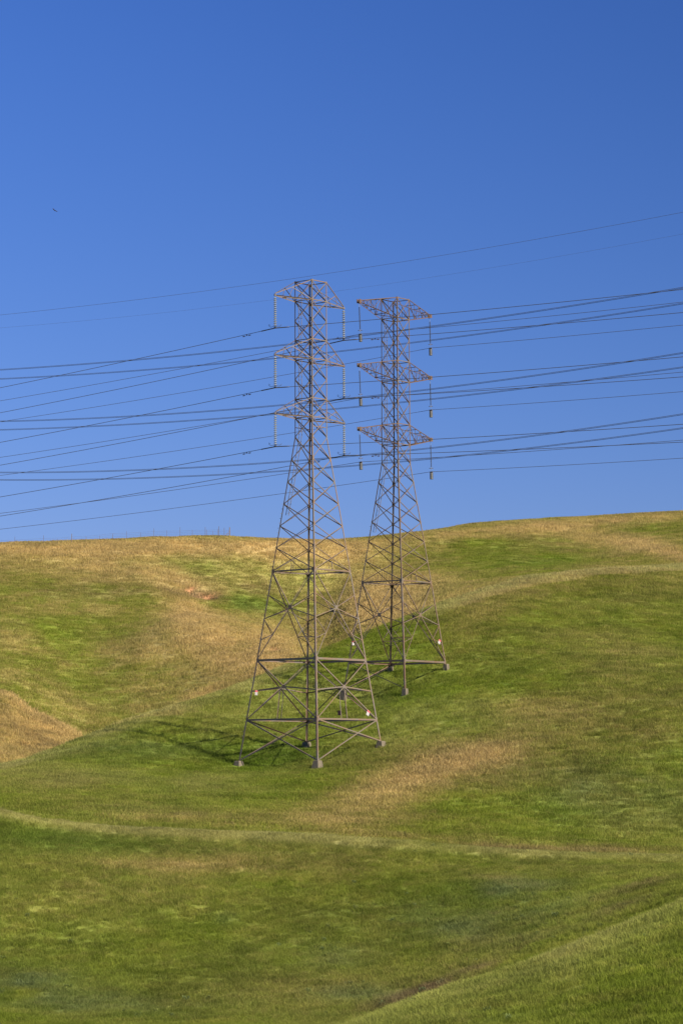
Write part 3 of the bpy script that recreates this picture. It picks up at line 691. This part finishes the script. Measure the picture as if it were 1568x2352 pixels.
    o1, o2 = (.42, .78) if kind == 1 else (.36, .74)
    zt, zb = Z[0] - (Z[0] - Z[1]) * .55, Z[12] + (Z[11] - Z[12]) * .5
    zs = np.linspace(zt, zb, 26)
    for off in (o1, o2):
        g_ = MB(); g_.tube([lp(z, off) for z in zs], .028, 5); g_.build('ladder_rail', M_LAD, root)
    z = zt - .1
    while z > zb: rg = MB(); rg.tube([lp(z, o1), lp(z, o2)], .011, 4); z -= .42; rg.build('ladder_rung', M_LAD, root)
    # crossarms
    tips = {}
    for ai, k0 in enumerate((0, 3, 6)):
        for side in (-1, 1):
            nA, nB = ('F', 'L') if side < 0 else ('R', 'B')
            top = [cor(nA, Z[k0]), cor(nB, Z[k0])]; bot = [cor(nA, Z[k0 + 1]), cor(nB, Z[k0 + 1])]
            ext = ARM[kind][side]
            zt_ = Z[k0 + 1] + ARM[kind]['dz']
            tip = np.array([C[0], C[1], 0]) + ex * side * (np.interp(-Z[k0 + 1], -Zl, Al) / 2 + ext); tip[2] = zt_
            tips[(ai, side)] = tip
            arm = MB()
            outn = {0: -ey, 1: ey}
            if kind == 1:
                for i in (0, 1):
                    arm.angle(bot[i], tip + outn[i] * .03, .085, up if i else up, bool(i))
                    arm.angle(top[i], tip + up * .12 + outn[i] * .03, .06, outn[i], bool(i))
                    for f_ in (.5, ):
                        bt = bot[i] + (tip - bot[i]) * .62; tt = top[i] + (tip + up * .12 - top[i]) * .52 if i else top[i] + (tip - top[i]) * .52
                        arm.angle(bt, tt, .045, outn[i]); arm.angle(tt, bot[i], .05, outn[i])
                a1, a2 = [bot[i] + (tip - bot[i]) * .62 for i in (0, 1)]
                arm.angle(a1, a2, .045, up); arm.angle(bot[0], a2, .045, up)
                arm.box(tip - up * .02, ex * .10, ey * .05, up * .09)
            else:
                for i in (0, 1):
                    tp = tip + outn[i] * .10; tu = tp + up * .16
                    arm.angle(bot[i], tp, .07, up, bool(i)); arm.angle(top[i], tu, .06, outn[i], bool(i))
                    fr = [0, .24, .45, .63, .79, .91]
                    B = [bot[i] + (tp - bot[i]) * f_ for f_ in fr]; Tt = [top[i] + (tu - top[i]) * f_ for f_ in fr]
                    for j in range(1, 6):
                        arm.angle(B[j], Tt[j], .035, outn[i])
                        if j % 2: arm.angle(Tt[j - 1], B[j], .04, outn[i])
                        else: arm.angle(B[j - 1], Tt[j], .04, outn[i])
                for fr_ in (.30, .55, .79):
                    a1, a2 = [bot[i] + (tip + outn[i] * .1 - bot[i]) * fr_ for i in (0, 1)]
                    b1, b2 = [top[i] + (tip + up * .16 + outn[i] * .1 - top[i]) * fr_ for i in (0, 1)]
                    arm.angle(a1, a2, .045, up); arm.angle(b1, b2, .045, up)
                arm.angle(bot[0], bot[1] + (tip - bot[1]) * .3, .045, up); arm.angle(bot[1] + (tip - bot[1]) * .3, bot[0] + (tip - bot[0]) * .55, .045, up)
                arm.box(tip + up * .08 - ey * .15, ex * .16, ey * .02, up * .19); arm.box(tip + up * .08 + ey * .15, ex * .16, ey * .02, up * .19); arm.box(tip + up * .02, ex * .10, ey * .13, up * .03)
            arm.build('crossarm', armm, root)
    return root, tips, cor, ex, ey
ARM = {1: {-1: 3.72, 1: 3.50, 'dz': 0.0}, 2: {-1: 4.85, 1: 4.75, 'dz': 0.98}}
T1, tips1, cor1, ex1, ey1 = pylon('transmission_tower', 'nearer left pylon of tan lattice steel with four splayed legs', C1, TH1, Z1, A1, FT1, M_ST1, M_ST1, 1)
T2, tips2, cor2, ex2, ey2 = pylon('transmission_tower', 'rustier right pylon standing farther back, with dense orange-brown crossarms', C2, TH2, Z2, A2, FT2, M_ST2, M_RUST, 2)
for nme, tp in (('T1', tips1), ('T2', tips2)):
    for k_, v_ in tp.items(): print(nme, k_, [round(float(q) * 1.7418) for q in proj(v_)])

# ------------------------------------------------------------ insulators
SIDE = {-1: 'left', 1: 'right'}; LEV = ['top', 'middle', 'bottom']
def disc_string():
    root = empty('insulator_string', (0, 0, 0))
    mb = MB(); mb.tube([(0, 0, 0), (0, 0, -.14)], .018, 6); mb.build('hanger_link', M_CAP, root); mb = MB(); mb.tube([(0, 0, -2.62), (0, 0, -2.78)], .022, 6); mb.build('hanger_link', M_CAP, root)
    dm = MB(); dm.lathe((0, 0, 0), [(.03, .085), (.045, .08), (.045, .03), (.07, .022), (.145, -.018), (.15, -.036), (.11, -.04), (.05, -.055), (.02, -.07)], 16)
    base = dm.mesh('disc', M_INS, True)
    for k_ in range(15):
        d = bpy.data.objects.new('disc', base); col.objects.link(d); d.parent = root; d.location = (0, 0, -.22 - k_ * .168)
    hn = MB(); ln = nrm(np.array([ey1[0], ey1[1], 0]))
    pts = [ln * s_ + np.array([0, 0, z]) for s_, z in ((-.72, .10), (-.66, -.02), (-.5, -.05), (-.2, 0), (0, .0), (.2, 0), (.5, -.02), (.66, .05), (.78, .18), (.70, .24), (.60, .12))]
    hn.tube([p + np.array([0, 0, -2.68]) for p in pts], .017, 6); hn.build('arcing_horn', M_CAP, root)
    cl = MB(); cl.box((0, 0, -2.80), ln * .12, nrm(np.cross(ln, (0, 0, 1))) * .05, np.array([0, 0, .06])); cl.build('suspension_clamp', M_CAP, root)
    return root
def rod_string():
    root = empty('insulator_string', (0, 0, 0))
    mb = MB(); mb.tube([(0, 0, 0), (0, 0, -.42)], .016, 6); mb.build('hanger_link', M_INS, root); mb = MB(); mb.tube([(.0, 0, -2.62), (.0, 0, -2.95)], .02, 6); mb.build('hanger_link', M_INS, root)
    pr = []
    for k_ in range(40):
        z = -.42 - k_ * .055; pr += [(.022, z), (.088 if k_ % 2 == 0 else .074, z - .012), (.022, z - .03)]
    sh = MB(); sh.lathe((0, 0, 0), pr, 10); sh.build('shed_rod', M_POLY, root, True)
    rgm = MB(); rgm.tube([(math.cos(a) * .20, math.sin(a) * .20, -2.70) for a in np.linspace(0, 6.283, 17)], .018, 5); rgm.build('grading_ring', M_CAP, root)
    cl = MB(); ln = np.array([ey2[0], ey2[1], 0]); cl.box((0, 0, -3.10), ln * .16, nrm(np.cross(ln, (0, 0, 1))) * .06, np.array([0, 0, .07])); cl.tube([(0, 0, -3.05), (0, 0, -3.22)], .03, 6); cl.build('suspension_clamp', M_CAP, root)
    wt = MB()
    pr = [(.05, -3.18)]
    for k_ in range(5):
        z = -3.20 - k_ * .125; pr += [(.155, z), (.165, z - .02), (.165, z - .09), (.155, z - .11), (.135, z - .118)]
    wt.lathe((0, 0, 0), pr, 16); wt.build('counterweight', M_WGT, root)
    return root
def copy_tree(o):
    c = o.copy(); col.objects.link(c)
    for ch in list(o.children):
        d = ch.copy(); col.objects.link(d); d.parent = c
    return c
clamps = {}
for tn, tips, mkf, dz, nm, grp in ((1, tips1, disc_string, -2.83, 'nearer pylon', 'grey disc insulator strings'), (2, tips2, rod_string, -3.06, 'rusty pylon', 'thin rod insulators with counterweights')):
    proto = mkf()
    for j, (key, tip) in enumerate(tips.items()):
        o = proto if j == 0 else copy_tree(proto)
        o.location = tip - np.array([0, 0, .08])
        what = 'grey disc insulator string' if tn == 1 else 'thin rod insulator with weight'
        tag(o, '%s on the %s crossarm, %s end, of the %s' % (what, LEV[key[0]], SIDE[key[1]], nm), 'insulator', grp)
        clamps[(tn,) + key] = np.array(tip) + np.array([0, 0, dz - .08])
        if tn == 2: o.rotation_euler = (0, -.035, 0) if key[1] < 0 else (0, -.02, 0)
        if tn == 2: clamps[(tn,) + key] = clamps[(tn,) + key] + np.array([.035 * 3.1 if key[1] < 0 else .02 * 3.1, 0, 0])
for k_, v_ in clamps.items(): print('clamp', k_, [round(float(q) * 1.7418) for q in proj(v_)])

# ------------------------------------------------------------ conductors
def on_edge(P0, d, px, row):
    """travel from P0 along plan direction d until seen at column px; return s and the height giving this row"""
    s = 0.0
    for _ in range(40):
        P = P0 + d * s; q, _r = proj(np.array([P[0], P[1], P0[2]])); s += (px - q) / FPX * P[1] / (d[0] - d[1] * (P[0] / P[1]))
    P = P0 + d * s; z = unp(px, row, P[1])[2]
    return s, z
def wire_from(P0, d, rowL, rowR, r, name, label, group, dampers=False, sag=2.6e-4, parent=None):
    """a span either side of the clamp, each passing the height measured where it leaves the picture"""
    pts = []
    res = {}
    for px, row, sgn in ((0.0, rowL, -1), (1568.0, rowR, 1)):
        s, z = on_edge(P0, d, px, row); res[sgn] = (s, (z - P0[2] - sag * s * s) / s)
    def pos(s):
        s1, m_ = res[-1 if s < 0 else 1]; return np.array([P0[0] + d[0] * s, P0[1] + d[1] * s, P0[2] + m_ * s + sag * s * s])
    ss = np.concatenate([np.linspace(-150, -2, 60), [-1, -.4, 0, .4, 1], np.linspace(2, 150, 60)])
    mb = MB(); mb.tube([pos(s) for s in ss], r, 5)
    o = mb.build(name, M_WIRE, None, True, origin=P0); tag(o, label, 'cable', group)
    if dampers:
        ar = MB(); ar.tube([pos(s) for s in np.linspace(-1.6, 1.6, 9)], r * 1.9, 6); ar.build('armour_rods', M_WIRE, o, True)
        for s in (-3.3, 3.6):
            db = MB(); c = pos(s); dd = nrm(pos(s + .3) - pos(s - .3)); up = np.array([0, 0, 1.])
            db.box(c - up * .05, dd * .03, np.cross(dd, up) * .03, up * .07)
            db.tube([c - up * .11 - dd * .36, c - up * .11 + dd * .36], .012, 5)
            for q in (-.36, .36): db.tube([c - up * .12 + dd * (q - .12 * np.sign(q)), c - up * .12 + dd * (q + .08 * np.sign(q))], .045, 7)
            db.build('vibration_damper', M_RUST, o)
    return o
D1 = np.array([math.sin(TH1), -math.cos(TH1), 0]); D2 = np.array([math.sin(TH2), -math.cos(TH2), 0])
l5 = lambda z: (z / 1.148 + 1100) / 1.7418
r6 = lambda z: (z / 1.1486 + 800) / 1.7418
WL = {(1, -1): (518, 769, 1020), (1, 1): (633, 874, 1108), (2, -1): (578, 838, 1095), (2, 1): (674, 921, 1168)}
WR = {(1, -1): (410, 720, 1030), (1, 1): (516, 812, 1112), (2, -1): (468, 790, 1103), (2, 1): (574, 880, 1186)}
for tn, D in ((1, D1), (2, D2)):
    for sd in (-1, 1):
        for lv in range(3):
            nm = 'nearer pylon' if tn == 1 else 'rusty pylon'
            wire_from(clamps[(tn, lv, sd)], D, l5(WL[(tn, sd)][lv]), r6(WR[(tn, sd)][lv]),   .025 if tn == 1 else .022, 'power_line',
                      'power line on the %s insulator at the %s side of the %s' % (LEV[lv], SIDE[sd], nm), 'single power lines carried by the two pylons', tn == 1)
def free_wire(rowL, rowM, rowR, Y0, r, label, group, name='power_line', off=(0, 0)):
    P0 = unp(784, rowM, Y0); D = D1
    sL, zL = on_edge(P0, D, 0, rowL); sR, zR = on_edge(P0, D, 1568, rowR)
    A_ = np.array([[sL, sL * sL], [sR, sR * sR]]); m_, q_ = np.linalg.solve(A_, [zL - P0[2], zR - P0[2]])
    q_ = max(q_, 1.0e-4)
    perp = np.array([D[1], -D[0], 0])
    ss = np.linspace(sL * 2.2, sR * 2.2, 90)
    mb = MB(); mb.tube([P0 + D * s + np.array([0, 0, m_ * s + q_ * s * s]) + perp * off[0] + np.array([0, 0, off[1]]) for s in ss], r, 5)
    o = mb.build(name, M_WIRE, None, True, origin=P0); tag(o, label, 'cable', group)
mid = {0: ((1352) / 1.7418, (1393 + 10) / 1.7418), 1: (1597 / 1.7418 + 0, 1633 / 1.7418), 2: (1822 / 1.7418, 1857 / 1.7418)}
Cr = {0: (435, 402), 1: (672, 702), 2: (907, 984)}; Dr = {0: (477, 475), 1: (711, 768), 2: (941, 1048)}
CM = {0: 1352, 1: 1597, 2: 1828}; DM = {0: 1404, 1: 1633, 2: 1867}
for lv in range(3):
    for (tab, md, Y0, side) in ((Cr, CM, 318.0, 'upper'), (Dr, DM, 332.0, 'lower')):
        for i_, ofs in enumerate(((-.0, .055), (.0, -.055))):
            free_wire(l5(tab[lv][0]), md[lv] / 1.7418, r6(tab[lv][1]), Y0, .026,
                      '%s wire of the %s close-set pair behind the pylons at %s level' % ('top' if i_ == 0 else 'lower', 'first' if side == 'upper' else 'second', LEV[lv]),
                      'paired power lines passing behind the pylons', off=ofs)
free_wire(l5(183), (800 + 329 / 1.1486 - 40) / 1.7418 * 1.0 + 22, r6(55), 318, .017, 'thin shield wire crossing the sky just above the nearer pylon top', 'thin shield wires', 'shield_wire')
free_wire(l5(242), (800 + 415 / 1.1486) / 1.7418, r6(155), 332, .009, 'faint lowest shield wire passing behind the nearer pylon top', 'thin shield wires', 'shield_wire')

# ------------------------------------------------------------ warning signs bolted to the steel
def sign(parent, px, py, Y, nn, wv, hv, rot, label, back=False):
    c = src(px, py, Y); nn = nrm(nn); wx = nrm(np.cross((0, 0, 1), nn)); up = np.array([0, 0, 1.])
    if rot: q = Matrix.Rotation(R_(rot), 3, Vector(nn)); wx = np.array(q @ Vector(wx)); up = np.array(q @ Vector(up))
    mb = MB(); mb.box(c, wx * wv / 2, up * hv / 2, nn * .004)
    s = mb.build('warning_sign', M_SIGNB if back else M_SIGNW, parent); s['label'] = label
    if not back:
        st = MB(); st.box(c + up * hv * .31 + nn * .007, wx * wv * .5, up * hv * .16, nn * .002)
        st.build('red_band', M_SIGNR, s)
sign(T1, 1472, 2853, 240.5, -ey1, .36, .46, -28, 'white and red warning sign on the right face brace')
sign(T1, 1025, 2772, 241.5, -ey1, .34, .42, 0, 'white and red warning sign beside the left leg')
sign(T1, 1357, 2853, 247.2, ex1, .36, .42, 0, 'dark back of a warning sign on the rear face', True)
sign(T2, 1757, 2568, 272.5, -ey2, .34, .44, -28, 'white and red warning sign by the right leg')
sign(T2, 1413, 2573, 271.0, -ey2, .34, .42, 0, 'white and red warning sign by the left leg')

# ------------------------------------------------------------ fence along the skyline
def crest_point(px, dY):
    Y = float(np.interp(px, XS, D_cr[0])) + dY
    X = unp(px, 1243, Y)[0]; return np.array([X, Y, float(samp(H, X, Y))])
posts = [(-60, 1.3, .03), (-15, 1.3, .03), (93, 1.75, .03), (180, .95, .025), (273, 1.75, .03), (361, 1.0, .025), (450, 1.75, .055), (540, 1.1, .025), (625, 1.0, .025), (707, 1.15, .03), (793, 1.55, .03), (881, 1.1, .025), (965, 1.75, .03), (1046, 1.3, .025), (1129, 1.9, .03), (1206, 1.2, .025),
         (1287, 1.75, .035), (1297, 1.3, .025), (1335, 1.0, .02), (1365, 1.3, .025), (1372, 1.85, .045), (1406, 1.6, .035), (1440, 1.75, .085)]
fp = [crest_point(x / 1.568 / 1.7418, -7 + 6 * sm((x - 300) / 700) ) for x, h_, r_ in posts]
fence = empty('wire_fence', fp[0], 'wire fence with thin steel posts and a braced corner post along the left skyline', 'fence')
for (x, h_, r_), p in zip(posts, fp):
    mb = MB(); mb.tube([p + np.array([0, 0, -.4]), p + np.array([0, 0, h_ + .15])], [r_ * 1.2, r_ * 1.0], 6); mb.build('fence_post', M_WOOD if r_ > .05 else M_POST, fence)
for k_, hz in enumerate((.35, .7, 1.0, 1.3)):
    mb = MB(); mb.tube([p + np.array([0, 0, hz]) for p in fp], .010, 4); mb.build('fence_wire', M_POST, fence)
mb = MB(); e = fp[-1]; q = fp[-2]
mb.tube([e + np.array([0, 0, 1.2]), e + (q - e) * .9 + np.array([0, 0, .1])], .035, 6); mb.tube([e + np.array([0, 0, .75]), q + np.array([0, 0, .2])], .03, 6)
mb.build('corner_brace', M_WOOD, fence)

# ------------------------------------------------------------ soaring bird
bc = src(220, 841, 620); BS = .72
bird = empty('soaring_bird', bc, 'tiny dark bird soaring alone high in the upper left sky', 'bird')
mb = MB(); sx = np.array([1, .2, -.55]); sx = nrm(sx)
mb.tube([bc + np.array([.22, -.25, -.02]), bc + np.array([.1, -.12, 0]), bc, bc + np.array([-.12, .16, 0]), bc + np.array([-.25, .3, 0])], [.02, .05, .06, .04, .02], 8); mb.build('body', M_BIRD, bird, True)
for sgn, prof in ((-1, [(0, 0, .22), (.28, .16, .24), (.60, .42, .12), (.72, .60, .02)]), (1, [(0, 0, .2), (.3, -.12, .2), (.62, -.26, .10), (.80, -.33, .02)])):
    mb = MB(); v = []
    for s_, z, cw in prof:
        z *= BS; s_ *= BS; cw *= .6
        c = bc + np.array([sgn * s_ * .85, sgn * s_ * .3, z]); v += [c + np.array([.1, -cw, .012]), c + np.array([-.1, cw, .012]), c + np.array([.1, -cw, -.012]), c + np.array([-.1, cw, -.012])]
    f = []
    for a in range(3):
        b_ = a * 4; f += [(b_, b_ + 1, b_ + 5, b_ + 4), (b_ + 2, b_ + 6, b_ + 7, b_ + 3), (b_, b_ + 4, b_ + 6, b_ + 2), (b_ + 1, b_ + 3, b_ + 7, b_ + 5)]
    mb.add(v, f); mb.build('wing', M_BIRD, bird)
